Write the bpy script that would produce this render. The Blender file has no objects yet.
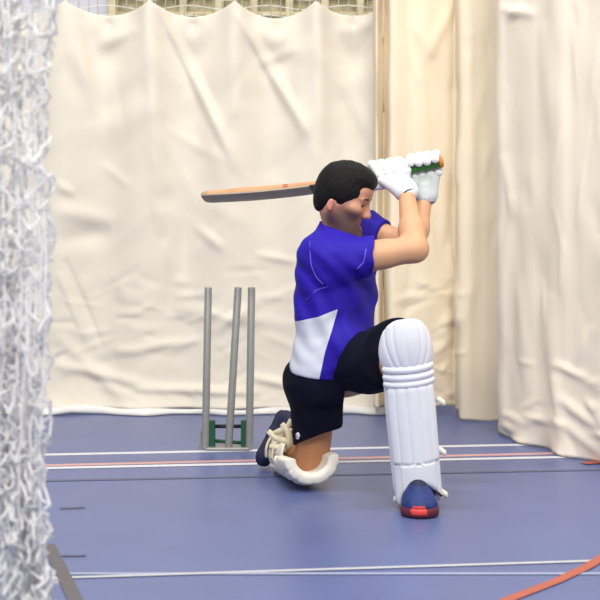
import bpy, math, random
import numpy as np
from mathutils import Vector, Matrix
from mathutils.bvhtree import BVHTree

random.seed(7)
rng = np.random.default_rng(7)
scene = bpy.context.scene
COL = scene.collection

# ------------------------------------------------------------------ camera model
FPX, HZ, HCAM = 1500.0, 200.0, 1.10      # focal length (px), horizon row, eye height
def P(px, py, d):
    return np.array([(px - 300.0) * d / FPX, d, HCAM - (py - HZ) * d / FPX])
def F(px, py):                            # a floor point
    d = HCAM * FPX / (py - HZ)
    return np.array([(px - 300.0) * d / FPX, d, 0.0])
def unit(v):
    v = np.asarray(v, float); return v / np.linalg.norm(v)

# ------------------------------------------------------------------ helpers
def lin(r, g, b):
    def f(c):
        c /= 255.0
        return c / 12.92 if c <= 0.04045 else ((c + 0.055) / 1.055) ** 2.4
    return (f(r), f(g), f(b), 1.0)

def mat(name, rgb, rough=0.6, metal=0.0, var=0.06, vscale=12.0, bump=0.0, bscale=120.0,
        attr=None, spec=0.4, sheen=0.0, transl=0.0):
    m = bpy.data.materials.new(name); m.use_nodes = True
    nt = m.node_tree; nd = nt.nodes; lk = nt.links
    b = nd['Principled BSDF']
    b.inputs['Roughness'].default_value = rough
    b.inputs['Metallic'].default_value = metal
    b.inputs['Specular IOR Level'].default_value = spec
    if sheen: b.inputs['Sheen Weight'].default_value = sheen
    tc = nd.new('ShaderNodeTexCoord')
    nz = nd.new('ShaderNodeTexNoise'); nz.inputs['Scale'].default_value = vscale
    nz.inputs['Detail'].default_value = 4
    lk.new(tc.outputs['Object'], nz.inputs['Vector'])
    mx = nd.new('ShaderNodeMix'); mx.data_type = 'RGBA'; mx.blend_type = 'MULTIPLY'
    mr = nd.new('ShaderNodeMapRange')
    mr.inputs['To Min'].default_value = 1 - var; mr.inputs['To Max'].default_value = 1 + var
    mr.inputs['From Min'].default_value = 0.3; mr.inputs['From Max'].default_value = 0.7
    lk.new(nz.outputs['Fac'], mr.inputs['Value'])
    mx.inputs['Factor'].default_value = 1.0
    if attr:
        at = nd.new('ShaderNodeAttribute'); at.attribute_name = attr
        lk.new(at.outputs['Color'], mx.inputs[6])
    else:
        mx.inputs[6].default_value = lin(*rgb)
    lk.new(mr.outputs['Result'], mx.inputs[7])
    lk.new(mx.outputs[2], b.inputs['Base Color'])
    if bump:
        bz = nd.new('ShaderNodeTexNoise'); bz.inputs['Scale'].default_value = bscale
        bz.inputs['Detail'].default_value = 3
        lk.new(tc.outputs['Object'], bz.inputs['Vector'])
        bp = nd.new('ShaderNodeBump'); bp.inputs['Strength'].default_value = bump
        bp.inputs['Distance'].default_value = 0.004
        lk.new(bz.outputs['Fac'], bp.inputs['Height']); lk.new(bp.outputs['Normal'], b.inputs['Normal'])
    if transl:
        out = nd['Material Output']
        tr = nd.new('ShaderNodeBsdfTranslucent'); ms = nd.new('ShaderNodeMixShader')
        lk.new(mx.outputs[2], tr.inputs['Color'])
        ms.inputs['Fac'].default_value = transl
        lk.new(b.outputs['BSDF'], ms.inputs[1]); lk.new(tr.outputs['BSDF'], ms.inputs[2])
        lk.new(ms.outputs['Shader'], out.inputs['Surface'])
    return m

def link(name, verts, faces, m, parent=None, smooth=True):
    me = bpy.data.meshes.new(name)
    me.from_pydata([tuple(map(float, v)) for v in verts], [], [tuple(int(i) for i in f) for f in faces])
    for mm in (m if isinstance(m, (list, tuple)) else [m]):
        me.materials.append(mm)
    if smooth: me.polygons.foreach_set('use_smooth', [True] * len(me.polygons))
    me.update()
    o = bpy.data.objects.new(name, me); COL.objects.link(o)
    if parent is not None:
        o.parent = parent
        o.matrix_parent_inverse = parent_world(parent).inverted()
    return o
def parent_world(p):
    # every Empty here only has a location, every mesh sits at the world origin
    m = Matrix.Translation(p.location)
    return m if p.parent is None else Matrix.Translation(p.location) if p.type == 'EMPTY' else Matrix.Identity(4)
def empty(name, loc):
    o = bpy.data.objects.new(name, None); o.location = tuple(map(float, loc)); o.empty_display_size = 0.1
    COL.objects.link(o); return o
def tag(o, label=None, cat=None, group=None, kind=None):
    if label: o['label'] = label
    if cat: o['category'] = cat
    if group: o['group'] = group
    if kind: o['kind'] = kind
    return o

class MB:
    def __init__(s): s.v = []; s.f = []; s.mi = []
    def add(s, v, f, mi=0):
        n = len(s.v); s.v += [tuple(map(float, p)) for p in v]
        s.f += [tuple(int(i) + n for i in q) for q in f]; s.mi += [mi] * len(f)
    def tube(s, pts, r, n=8, mi=0, cap=True):
        pts = [np.asarray(p, float) for p in pts]; N = len(pts)
        rr = r if hasattr(r, '__len__') else [r] * N
        vs = []; prev = None
        for i, p in enumerate(pts):
            t = pts[min(i + 1, N - 1)] - pts[max(i - 1, 0)]; t = t / (np.linalg.norm(t) + 1e-12)
            if prev is None:
                a = np.array([0, 0, 1.0]) if abs(t[2]) < 0.9 else np.array([1.0, 0, 0])
                e = np.cross(t, a)
            else:
                e = prev - t * np.dot(prev, t)
            e /= np.linalg.norm(e) + 1e-12; prev = e; b = np.cross(t, e)
            for k in range(n):
                a = 2 * math.pi * k / n
                vs.append(p + rr[i] * (math.cos(a) * e + math.sin(a) * b))
        fs = []
        for i in range(N - 1):
            for k in range(n):
                k2 = (k + 1) % n
                fs.append((i * n + k, i * n + k2, (i + 1) * n + k2, (i + 1) * n + k))
        if cap:
            fs.append(tuple(range(n - 1, -1, -1))); fs.append(tuple((N - 1) * n + k for k in range(n)))
        s.add(vs, fs, mi)
    def box(s, c, size, R=None, mi=0):
        c = np.asarray(c, float); h = np.asarray(size, float) / 2
        R = np.eye(3) if R is None else R
        vs = [c + R @ (h * np.array([x, y, z])) for x in (-1, 1) for y in (-1, 1) for z in (-1, 1)]
        s.add(vs, [(0, 1, 3, 2), (4, 6, 7, 5), (0, 4, 5, 1), (2, 3, 7, 6), (0, 2, 6, 4), (1, 5, 7, 3)], mi)
    def build(s, name, m, parent=None, smooth=True):
        o = link(name, s.v, s.f, m, parent, smooth)
        if any(s.mi): o.data.polygons.foreach_set('material_index', s.mi)
        return o

def bevel(o, w=0.004, seg=2):
    b = o.modifiers.new('bevel', 'BEVEL'); b.width = w; b.segments = seg; b.limit_method = 'ANGLE'
    return o

# ------------------------------------------------------------------ signed distance volumes -> meshes
def smin(a, b, k):
    if k <= 0: return np.minimum(a, b)
    h = np.maximum(k - np.abs(a - b), 0) / k
    return np.minimum(a, b) - h * h * k * 0.25
def smax(a, b, k): return -smin(-a, -b, k)

class Vol:
    def __init__(s, lo, hi, h):
        s.lo = np.asarray(lo, float); s.h = h
        n = np.ceil((np.asarray(hi, float) - s.lo) / h).astype(int) + 1
        s.ax = [(s.lo[i] + h * np.arange(n[i])).astype(np.float32) for i in range(3)]
        s.F = np.full(n, 0.5, np.float32)
    def sl(s, lo, hi):
        r = []
        for i in range(3):
            a = int(np.clip(np.floor((lo[i] - s.lo[i]) / s.h), 0, len(s.ax[i]) - 1))
            b = int(np.clip(np.ceil((hi[i] - s.lo[i]) / s.h) + 1, a + 1, len(s.ax[i])))
            r.append(slice(a, b))
        return tuple(r)
    def grid(s, q):
        return (s.ax[0][q[0]][:, None, None], s.ax[1][q[1]][None, :, None], s.ax[2][q[2]][None, None, :])
    def op(s, fn, lo, hi, k, sub=False, pad=0.05):
        q = s.sl(np.asarray(lo) - pad - k, np.asarray(hi) + pad + k)
        X, Y, Z = s.grid(q); d = fn(X, Y, Z)
        s.F[q] = smax(s.F[q], -d, k) if sub else smin(s.F[q], d, k)
    def cone(s, a, b, ra, rb, k=0.03, sub=False):
        a = np.asarray(a, float); b = np.asarray(b, float); ab = b - a; L2 = float(ab @ ab) + 1e-12
        def fn(X, Y, Z):
            t = np.clip(((X - a[0]) * ab[0] + (Y - a[1]) * ab[1] + (Z - a[2]) * ab[2]) / L2, 0, 1)
            return np.sqrt((X - a[0] - t * ab[0]) ** 2 + (Y - a[1] - t * ab[1]) ** 2 + (Z - a[2] - t * ab[2]) ** 2) - (ra + (rb - ra) * t)
        R = max(ra, rb)
        s.op(fn, np.minimum(a, b) - R, np.maximum(a, b) + R, k, sub)
    def chain(s, pts, rs, k=0.02):
        for i in range(len(pts) - 1): s.cone(pts[i], pts[i + 1], rs[i], rs[i + 1], k)
    def ell(s, c, r, R=None, k=0.03, sub=False):
        c = np.asarray(c, float); r = np.asarray(r, float); R = np.eye(3) if R is None else np.asarray(R)   # rows = axes
        def fn(X, Y, Z):
            dx, dy, dz = X - c[0], Y - c[1], Z - c[2]
            q = [(R[i][0] * dx + R[i][1] * dy + R[i][2] * dz) for i in range(3)]
            k0 = np.sqrt(sum((q[i] / r[i]) ** 2 for i in range(3))) + 1e-9
            k1 = np.sqrt(sum((q[i] / r[i] ** 2) ** 2 for i in range(3))) + 1e-9
            return k0 * (k0 - 1) / k1
        m = max(r); s.op(fn, c - m, c + m, k, sub)
    def loft(s, rows, k=0.03):
        # rows: (z, cx, cy, lateral half width, forward half depth, facing angle deg) by rising z
        rows = np.array(rows, float)
        z0, z1 = rows[0, 0], rows[-1, 0]
        def fn(X, Y, Z):
            zc = np.clip(Z, z0, z1)
            g = [np.interp(zc, rows[:, 0], rows[:, i]) for i in range(1, 6)]
            ph = np.radians(g[4]); dx, dy = X - g[0], Y - g[1]
            v = dx * np.cos(ph) - dy * np.sin(ph); u = dx * np.sin(ph) + dy * np.cos(ph)
            e = 2.3
            q = (np.abs(u / g[2]) ** e + np.abs(v / g[3]) ** e) ** (1 / e)
            d = (q - 1) * np.minimum(g[2], g[3])
            dz = np.maximum(z0 - Z, Z - z1)
            return np.where(dz > 0, np.sqrt(np.maximum(d, 0) ** 2 + dz ** 2) + np.minimum(d, 0) * 0, d).astype(np.float32)
        m = rows[:, 3:5].max()
        s.op(fn, (rows[:, 1].min() - m, rows[:, 2].min() - m, z0), (rows[:, 1].max() + m, rows[:, 2].max() + m, z1), k)
    def cut(s, p, n, k=0.0, lo=None, hi=None):           # keep the side opposite to n
        p = np.asarray(p, float); n = unit(n)
        q = tuple(slice(None) for _ in range(3)) if lo is None else s.sl(lo, hi)
        X, Y, Z = s.grid(q)
        d = (X - p[0]) * n[0] + (Y - p[1]) * n[1] + (Z - p[2]) * n[2]
        s.F[q] = smax(s.F[q], d.astype(np.float32), k)
    def wobble(s, fn):
        X, Y, Z = s.grid((slice(None),) * 3); s.F += fn(X, Y, Z).astype(np.float32)
    def mesh(s, it=2):
        Fv = s.F; ins = Fv < 0; nx, ny, nz = Fv.shape
        cnt = np.zeros((nx - 1, ny - 1, nz - 1), np.int8)
        for a in (0, 1):
            for b in (0, 1):
                for c in (0, 1):
                    cnt += ins[a:nx - 1 + a, b:ny - 1 + b, c:nz - 1 + c]
        act = (cnt > 0) & (cnt < 8)
        I = np.argwhere(act)
        idx = np.full(act.shape, -1, np.int64); idx[act] = np.arange(len(I))
        acc = np.zeros((len(I), 3)); n = np.zeros(len(I))
        cor = [(a, b, c) for a in (0, 1) for b in (0, 1) for c in (0, 1)]
        for p in cor:
            for ax in range(3):
                if p[ax]: continue
                q = list(p); q[ax] = 1
                f0 = Fv[I[:, 0] + p[0], I[:, 1] + p[1], I[:, 2] + p[2]]
                f1 = Fv[I[:, 0] + q[0], I[:, 1] + q[1], I[:, 2] + q[2]]
                m = (f0 < 0) != (f1 < 0)
                t = np.where(m, f0 / np.where(m, f0 - f1, 1), 0)
                pos = np.tile(np.array(p, float), (len(I), 1)); pos[:, ax] = t
                acc[m] += pos[m]; n[m] += 1
        V = s.lo + s.h * (I + acc / n[:, None])
        Q = []
        for ax in range(3):
            sh = [slice(None)] * 3; sh2 = [slice(None)] * 3
            sh[ax] = slice(0, -1); sh2[ax] = slice(1, None)
            A = ins[tuple(sh)]; B = ins[tuple(sh2)]
            E = np.argwhere(A != B); o1, o2 = (ax + 1) % 3, (ax + 2) % 3
            ok = (E[:, o1] > 0) & (E[:, o2] > 0) & (E[:, o1] < Fv.shape[o1] - 1) & (E[:, o2] < Fv.shape[o2] - 1)
            E = E[ok]
            def ci(d1, d2):
                J = E.copy(); J[:, o1] -= d1; J[:, o2] -= d2
                return idx[J[:, 0], J[:, 1], J[:, 2]]
            q = np.stack([ci(1, 1), ci(0, 1), ci(0, 0), ci(1, 0)], 1)
            fl = ~A[E[:, 0], E[:, 1], E[:, 2]]
            q[fl] = q[fl][:, ::-1]
            Q.append(q)
        Q = np.concatenate(Q)
        ed = np.concatenate([Q[:, [0, 1]], Q[:, [1, 2]], Q[:, [2, 3]], Q[:, [3, 0]]])
        for _ in range(it):
            sm = np.zeros_like(V); c = np.zeros(len(V))
            for a, b in ((0, 1), (1, 0)):
                for j in range(3): sm[:, j] += np.bincount(ed[:, a], V[ed[:, b], j], len(V))
                c += np.bincount(ed[:, a], minlength=len(V))
            V = V * 0.5 + 0.5 * sm / np.maximum(c, 1)[:, None]
        return V, Q

def npmesh(name, V, Q, m, parent=None, mi=None, col=None):
    me = bpy.data.meshes.new(name)
    me.vertices.add(len(V)); me.vertices.foreach_set('co', V.astype(np.float32).ravel())
    me.loops.add(Q.size); me.loops.foreach_set('vertex_index', Q.astype(np.int32).ravel())
    k = Q.shape[1]
    me.polygons.add(len(Q)); me.polygons.foreach_set('loop_start', np.arange(0, Q.size, k, dtype=np.int32))
    me.polygons.foreach_set('loop_total', np.full(len(Q), k, np.int32))
    for mm in (m if isinstance(m, (list, tuple)) else [m]): me.materials.append(mm)
    me.update(calc_edges=True)
    me.polygons.foreach_set('use_smooth', np.ones(len(Q), bool))
    if mi is not None: me.polygons.foreach_set('material_index', mi.astype(np.int32))
    if col is not None:
        a = me.color_attributes.new('Col', 'FLOAT_COLOR', 'POINT')
        a.data.foreach_set('color', col.astype(np.float32).ravel())
    me.validate()
    o = bpy.data.objects.new(name, me); COL.objects.link(o)
    if parent is not None:
        o.parent = parent; o.matrix_parent_inverse = parent_world(parent).inverted()
    return o

def wav(X, Y, Z, sc, seed=0):
    r = np.random.default_rng(seed); out = 0
    for i in range(5):
        d = r.normal(size=3); d /= np.linalg.norm(d); f = sc * r.uniform(0.6, 1.5); ph = r.uniform(0, 6.28)
        d2 = r.normal(size=3); d2 /= np.linalg.norm(d2)
        w = np.sin((d2[0] * X + d2[1] * Y + d2[2] * Z) * f * 0.7 + ph * 2)
        out = out + np.sin((d[0] * X + d[1] * Y + d[2] * Z) * f + ph + 0.9 * w)
    return out / 5

# ------------------------------------------------------------------ materials
M = {}
M['floor'] = mat('blue_sports_vinyl', (88, 99, 145), rough=0.36, var=0.05, vscale=3, spec=0.35)
M['line_white'] = mat('white_court_paint', (208, 209, 214), rough=0.45, var=0.04, vscale=30)
M['line_orange'] = mat('orange_court_paint', (168, 84, 64), rough=0.45, var=0.05, vscale=30)
M['line_pink'] = mat('faded_orange_court_paint', (196, 150, 150), rough=0.45, var=0.05, vscale=30)
M['line_grey'] = mat('worn_grey_court_paint', (88, 92, 118), rough=0.5, var=0.05, vscale=30)
M['line_olive'] = mat('brown_court_paint', (88, 84, 88), rough=0.5, var=0.06, vscale=30)
M['line_pale'] = mat('thin_pale_court_paint', (146, 154, 182), rough=0.5, var=0.05, vscale=30)
M['line_dull'] = mat('dull_white_court_paint', (176, 179, 186), rough=0.5, var=0.05, vscale=30)
M['wall'] = mat('pale_painted_wall', (214, 214, 228), rough=0.8, var=0.03, vscale=2)
M['canvas'] = mat('cream_canvas', (228, 221, 206), rough=0.85, var=0.025, vscale=3, bump=0.10, bscale=60, spec=0.2, transl=0.12)
M['canvas_warm'] = mat('warm_cream_canvas', (238, 225, 200), rough=0.85, var=0.03, vscale=3, bump=0.10, bscale=60, spec=0.2, transl=0.12)
M['canvas_pale'] = mat('pale_cream_canvas', (243, 233, 216), rough=0.85, var=0.025, vscale=3, bump=0.12, bscale=60, spec=0.2, transl=0.1)
M['hem'] = mat('white_hem_webbing', (224, 222, 218), rough=0.8, var=0.05, vscale=14, bump=0.2)
M['net'] = mat('white_net_cord', (250, 250, 250), rough=0.7, var=0.03, vscale=30, transl=0.5)
M['netgrid'] = mat('pale_net_cord', (216, 216, 206), rough=0.7, var=0.05)
M['bars'] = mat('varnished_wall_bar_wood', (206, 194, 156), rough=0.5, var=0.2, vscale=9)
M['backing'] = mat('olive_backboard', (176, 168, 132), rough=0.7, var=0.4, vscale=14)
M['skin'] = mat('skin', (0, 0, 0), rough=0.5, var=0.04, vscale=40, attr='Col')
M['hair'] = mat('short_black_hair', (13, 11, 12), rough=0.6, spec=0.2, var=0.4, vscale=160, bump=0.9, bscale=260)
M['shirt'] = mat('royal_blue_jersey', (35, 18, 152), rough=0.7, var=0.05, vscale=10, bump=0.08, bscale=300, spec=0.25)
M['panel'] = mat('white_jersey_panel', (222, 224, 232), rough=0.7, var=0.04, vscale=10, bump=0.08, bscale=300)
nt = M['shirt'].node_tree                                       # the white side panel is part of the jersey's cloth
_mix = [n for n in nt.nodes if n.type == 'MIX'][0]
_at = nt.nodes.new('ShaderNodeAttribute'); _at.attribute_name = 'Col'
_gt = nt.nodes.new('ShaderNodeMath'); _gt.operation = 'GREATER_THAN'; _gt.inputs[1].default_value = .5
_cm = nt.nodes.new('ShaderNodeMix'); _cm.data_type = 'RGBA'
_cm.inputs[6].default_value = _mix.inputs[6].default_value; _cm.inputs[7].default_value = lin(198, 202, 214)
nt.links.new(_at.outputs['Fac'], _gt.inputs[0]); nt.links.new(_gt.outputs[0], _cm.inputs['Factor'])
nt.links.new(_cm.outputs[2], _mix.inputs[6])
M['seam'] = mat('pale_blue_seam_thread', (112, 108, 214), rough=0.7)
M['shorts'] = mat('navy_shorts_cloth', (10, 12, 30), rough=0.8, spec=0.15, var=0.15, vscale=14, bump=0.1, bscale=200)
M['pad'] = mat('white_pad_leather', (226, 228, 234), rough=0.5, var=0.02, vscale=10, bump=0.08, bscale=60)
M['padc'] = mat('cream_pad_leather', (232, 228, 214), rough=0.55, var=0.05, vscale=14, bump=0.1, bscale=60)
M['padgrey'] = mat('grey_pad_piping', (190, 192, 202), rough=0.6)
M['strap'] = mat('cream_pad_webbing', (224, 212, 184), rough=0.8, var=0.08, vscale=30, bump=0.2)
M['glove'] = mat('white_glove_leather', (226, 227, 230), rough=0.55, var=0.03, vscale=30, bump=0.1, bscale=90)
M['glove_palm'] = mat('pale_grey_glove_cloth', (196, 204, 204), rough=0.7)
M['black'] = mat('black_rubber', (24, 24, 28), rough=0.6)
M['shoe'] = mat('blue_shoe_mesh', (28, 48, 108), rough=0.6, var=0.25, vscale=45, bump=0.3, bscale=250)
M['shoe_navy'] = mat('navy_shoe_mesh', (26, 32, 66), rough=0.65, var=0.2, vscale=45, bump=0.3, bscale=250)
M['red'] = mat('red_shoe_rubber', (204, 62, 58), rough=0.5)
M['sole_dark'] = mat('dark_red_shoe_sole', (92, 34, 50), rough=0.6)
M['sole_navy'] = mat('dark_navy_shoe_sole', (30, 34, 58), rough=0.6)
M['willow'] = mat('willow_wood', (196, 144, 102), rough=0.5, var=0.18, vscale=16)
M['batgrey'] = mat('grey_bat_facing', (172, 158, 132), rough=0.5, var=0.15, vscale=12)
M['batdark'] = mat('dark_bat_sticker', (52, 44, 48), rough=0.45, var=0.2, vscale=20)
M['batred'] = mat('red_brown_bat_mark', (168, 92, 62), rough=0.5)
M['grip'] = mat('green_rubber_grip', (58, 122, 48), rough=0.6, bump=0.3, bscale=200)
M['gripend'] = mat('orange_grip_end', (196, 128, 44), rough=0.6)
M['steel'] = mat('brushed_grey_metal', (146, 147, 144), rough=0.42, metal=0.35, var=0.05, vscale=20)
M['green'] = mat('dark_green_enamel', (28, 78, 52), rough=0.45, var=0.1, vscale=20)
M['darkbar'] = mat('black_steel', (26, 28, 40), rough=0.5)
M['eye'] = mat('eye_white', (214, 206, 200), rough=0.3)
M['iris'] = mat('dark_iris', (40, 28, 22), rough=0.25)
M['brow'] = mat('dark_eyebrow_hair', (34, 26, 24), rough=0.7)

# ------------------------------------------------------------------ setting: floor with painted lines, back wall
fb = MB()
fb.add([(-5, 1.2, 0), (5, 1.2, 0), (5, 10, 0), (-5, 10, 0)], [(0, 1, 2, 3)], 0)
layer = [0]
def strip(pts, w, mi):
    layer[0] += 1; z = 0.0004 * layer[0]
    pts = [np.array(p[:2]) for p in pts]; n = len(pts); vs = []
    for i in range(n):
        t = pts[min(i + 1, n - 1)] - pts[max(i - 1, 0)]; t /= np.linalg.norm(t); nn = np.array([-t[1], t[0]])
        vs += [(*(pts[i] - nn * w / 2), z), (*(pts[i] + nn * w / 2), z)]
    fb.add(vs, [(2 * i, 2 * i + 2, 2 * i + 3, 2 * i + 1) for i in range(n - 1)], mi)
def long(a, b, ext=2.5):
    a, b = np.array(a), np.array(b); u = unit(b - a); return [a - u * ext, b + u * ext]
strip(long(F(50, 454.6), F(500, 445.2), 3), 0.05, 1)
strip(long(F(60, 465.2), F(480, 455.2), 3), 0.05, 3)
strip(long(F(50, 468.2), F(500, 458.6), 3), 0.05, 1)
strip(long(F(60, 480.6), F(480, 472.2), 3), 0.035, 4)
strip(long(F(0, 574), F(600, 574), 1.5), 0.025, 6)
strip(long(F(55, 578.5), F(600, 561.2), 1.5), 0.026, 7)
strip([F(48, 545), F(58, 564), F(75, 600), F(100, 655)], 0.042, 5)
strip([F(434, 632), F(509, 600), F(556, 582), F(588, 567), F(604, 557), F(627, 540)], 0.038, 2)
strip([F(57, 556.5), F(86, 556)], 0.02, 4)
strip([F(60, 509), F(85, 508)], 0.02, 4)
strip([F(583, 464.0), F(640, 461)], 0.05, 2)
floor = fb.build('floor', [M['floor'], M['line_white'], M['line_orange'], M['line_pink'], M['line_grey'], M['line_olive'], M['line_pale'], M['line_dull']], smooth=False)
tag(floor, kind='structure')

wb = MB(); wb.box((0, 10.05, 2.5), (10, 0.1, 5)); tag(wb.build('wall_back', M['wall'], smooth=False), kind='structure')

# wall bars on the back wall, seen over the top of the curtain
wbar = empty('wall_bars', (0, 9.94, 0)); tag(wbar, 'wooden gym wall bars on the back wall, glimpsed above the sagging curtain top', 'wall bars')
d9 = 9.9
xl, xr = P(108, 0, d9)[0], P(400, 0, d9)[0]
b = MB(); b.box(((xl + xr) / 2, 9.985, 1.6), (xr - xl, 0.02, 3.2)); b.build('backboard', M['backing'], wbar, smooth=False)
nb = 9
for i in range(nb):
    x = xl + 0.03 + (xr - xl - 0.06) * i / (nb - 1)
    b = MB(); b.box((x, 9.92, 1.6), (0.05, 0.1, 3.2)); bevel(b.build('upright', M['bars'], wbar, smooth=False))
for k in range(21):
    z = 0.15 + k * 0.145
    b = MB(); b.tube([(xl + 0.03, 9.90, z), (xr - 0.03, 9.90, z)], 0.018, 10); b.build('rail', M['bars'], wbar)

# square-mesh net hanging above the back curtain
mb = MB(); yN = 7.80
for i in range(72):
    x = -2.95 + i * 0.05
    if x > 0.38: break
    mb.tube([(x, yN + 0.006 * math.sin(i), 2.0), (x + 0.006 * math.sin(i * 2.1), yN, 2.4), (x, yN, 2.9)], 0.0028, 5)
for k in range(19):
    z = 2.0 + k * 0.05
    mb.tube([(x, yN + 0.003 + 0.006 * math.sin(x * 9 + k), z - 0.012 * math.cos((x + 1.21) / 0.415 * 6.28)) for x in np.linspace(-2.95, 0.38, 50)], 0.0028, 5)
mb.tube([(-2.95, yN, 2.9), (0.38, yN, 2.9)], 0.006, 6)
tag(mb.build('hanging_net', M['netgrid']), 'pale square-mesh net strip above the top edge of the back curtain', 'net')

# ------------------------------------------------------------------ canvas curtains
def seg_dist(px, py, a, b):
    ax, ay = a; bx, by = b; L2 = (bx - ax) ** 2 + (by - ay) ** 2
    t = np.clip(((px - ax) * (bx - ax) + (py - ay) * (by - ay)) / L2, 0, 1)
    return np.hypot(px - ax - t * (bx - ax), py - ay - t * (by - ay)), t
def chaikin(p, n=3):
    p = [np.array(q, float) for q in p]
    for _ in range(n):
        o = [p[0]]
        for a, c in zip(p[:-1], p[1:]): o += [0.75 * a + 0.25 * c, 0.25 * a + 0.75 * c]
        p = o + [p[-1]]
    return np.array(p)
def curtain(name, plan, res, ztop, zbot, disp, m, parent, nround=3, thick=0.004):
    pl = chaikin(plan, nround) if nround else np.array(plan, float)
    ds = np.r_[0, np.cumsum(np.linalg.norm(np.diff(pl, axis=0), axis=1))]
    ns = int(ds[-1] / res) + 1; s = np.linspace(0, ds[-1], ns)
    x = np.interp(s, ds, pl[:, 0]); y = np.interp(s, ds, pl[:, 1])
    tx, ty = np.gradient(x), np.gradient(y); l = np.hypot(tx, ty); tx, ty = tx / l, ty / l
    nx, ny = ty, -tx                                       # towards the camera when the plan runs left to right
    zt, zb = ztop(s, x), zbot(s, x)
    nz = int((zt.max() - zb.min()) / res) + 1; w = np.linspace(0, 1, nz)[None, :]
    X = np.repeat(x[:, None], nz, 1); Y = np.repeat(y[:, None], nz, 1); S = np.repeat(s[:, None], nz, 1)
    Z = zb[:, None] + w * (zt - zb)[:, None]
    px = 300 + X / Y * FPX; py = HZ - (Z - HCAM) / Y * FPX
    D = disp(S, Z, px, py, zt[:, None])
    X = X + nx[:, None] * D; Y = Y + ny[:, None] * D
    V = np.stack([X, Y, Z], -1).reshape(-1, 3)
    i = np.arange((ns - 1) * nz).reshape(ns - 1, nz)[:, :-1].ravel()
    Q = np.stack([i, i + nz, i + nz + 1, i + 1], 1)
    o = npmesh(name, V, Q, m, parent)
    sd = o.modifiers.new('thickness', 'SOLIDIFY'); sd.thickness = thick; sd.offset = 0
    return o, (X, Y, Z)
def creases(px, py, lst):
    d = 0
    for a, c, wd, am in lst:
        q, t = seg_dist(px, py, a, c)
        d = d + am * np.exp(-(q / wd) ** 2) * np.sin(np.pi * np.clip(0.12 + 0.86 * t, 0, 1)) ** 0.7
    return d
def rand_creases(n, box, lenr, wr, ar, angr, seed):
    r = np.random.default_rng(seed); out = []
    for _ in range(n):
        x = r.uniform(box[0], box[2]); y = r.uniform(box[1], box[3]); L = r.uniform(*lenr); a = math.radians(r.uniform(*angr))
        out.append(((x, y), (x + L * math.cos(a), y + L * math.sin(a)), r.uniform(*wr), r.uniform(*ar) * r.choice([-1, 1], p=[.35, .65])))
    return out

# back curtain: hung from the net at points 0.42 m apart, swagging between them
pk_px = np.array([-320, -235, -150, -105 + 40, 20 - 38, 65, 150, 235, 316, 392.0])
pk = (pk_px - 300) * 7.67 / FPX
def bk_top(s, x):
    i = np.clip(np.searchsorted(pk, x) - 1, 0, len(pk) - 2); t = (x - pk[i]) / (pk[i + 1] - pk[i])
    sag = np.array([.06, .06, .06, .06, .06, .072, .078, .085, .072])[i]
    return 2.125 - sag * np.sin(np.pi * np.clip(t, 0, 1)) ** 0.75
bk_cr = [((160, 8), (236, 165), 5.0, .026), ((168, 30), (215, 120), 12, -.010), ((240, 18), (308, 135), 5.0, .024), ((238, 25), (275, 110), 12, -.009),
         ((150, 5), (160, 210), 9, .018), ((75, 15), (95, 120), 8, .016), ((235, 0), (236, 120), 9, .014), ((316, 0), (322, 150), 8, .014),
         ((250, 30), (310, 55), 14, .014), ((262, 62), (300, 48), 6, .010), ((100, 45), (140, 28), 7, .010), ((345, 30), (380, 20), 7, .010),
         ((105, 130), (150, 100), 16, .010), ((60, 185), (75, 195), 5, .010), ((58, 210), (115, 222), 9, .012), ((60, 240), (110, 232), 10, -.012),
         ((66, 262), (100, 345), 3.2, -.010), ((60, 275), (88, 345), 3.5, .008), ((200, 230), (225, 250), 5, .010), ((165, 215), (185, 320), 9, .010),
         ((190, 215), (160, 330), 10, -.009), ((60, 365), (150, 385), 5, .014), ((120, 352), (200, 340), 5, .012), ((140, 388), (260, 392), 4, .016),
         ((215, 330), (262, 300), 6, .010), ((330, 60), (378, 150), 7, .010), ((200, 100), (225, 190), 10, .007), ((300, 110), (330, 190), 10, .008),
         ((62, 340), (130, 405), 6, .010), ((180, 310), (295, 325), 7, .010), ((255, 378), (295, 386), 4, .014), ((260, 255), (300, 262), 4, .008)]
bk_cr += rand_creases(70, (40, 270, 300, 402), (10, 50), (2, 5), (.001, .0045), (-35, 40), 3)
bk_cr += rand_creases(26, (40, 60, 370, 290), (15, 70), (3, 8), (.001, .004), (20, 120), 4)
def bk_disp(S, Z, px, py, zt):
    h = np.clip((zt - Z) / 2.1, 0, 1)
    x = (px - 300) * 7.67 / FPX
    i = np.clip(np.searchsorted(pk, x) - 1, 0, len(pk) - 2); t = (x - pk[i]) / (pk[i + 1] - pk[i])
    d = .050 * np.cos(2 * np.pi * t) * np.exp(-h * 1.8) + .016 * np.cos(2 * np.pi * t + 1.2) * (1 - np.exp(-h * 3))
    r = np.hypot((t - .5) * 1.4, (h - .02) * 5)
    d += .030 * np.sin(r * 10) * np.exp(-r * 2.2)                # swag folds under each dip
    d += .020 * wav(x, h * 1.2, 0 * x, 8, 5) + .005 * wav(x, h * 2.5, 0 * x, 22, 6)
    d += 1.5 * creases(px, py, bk_cr)
    d += .10 * np.exp(-Z / .07) + .02 * np.exp(-Z / .05) * np.sin(S * 14)
    return d
yB = 7.74
bcx = [(pk[0] + .02, yB), (pk[-1] - .075, yB), (pk[-1] - .058, yB + .03)]
t_bc = empty('canvas_curtain', (-0.6, yB, 0)); tag(t_bc, 'long cream canvas curtain hanging in swags behind the stumps', 'curtain', 'canvas curtains round the net lane')
cur, bcg = curtain('cloth', bcx, 0.011, bk_top, lambda s, x: 0 * x + .035, bk_disp, M['canvas'], t_bc, nround=0)
X, Y, Z = bcg
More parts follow.
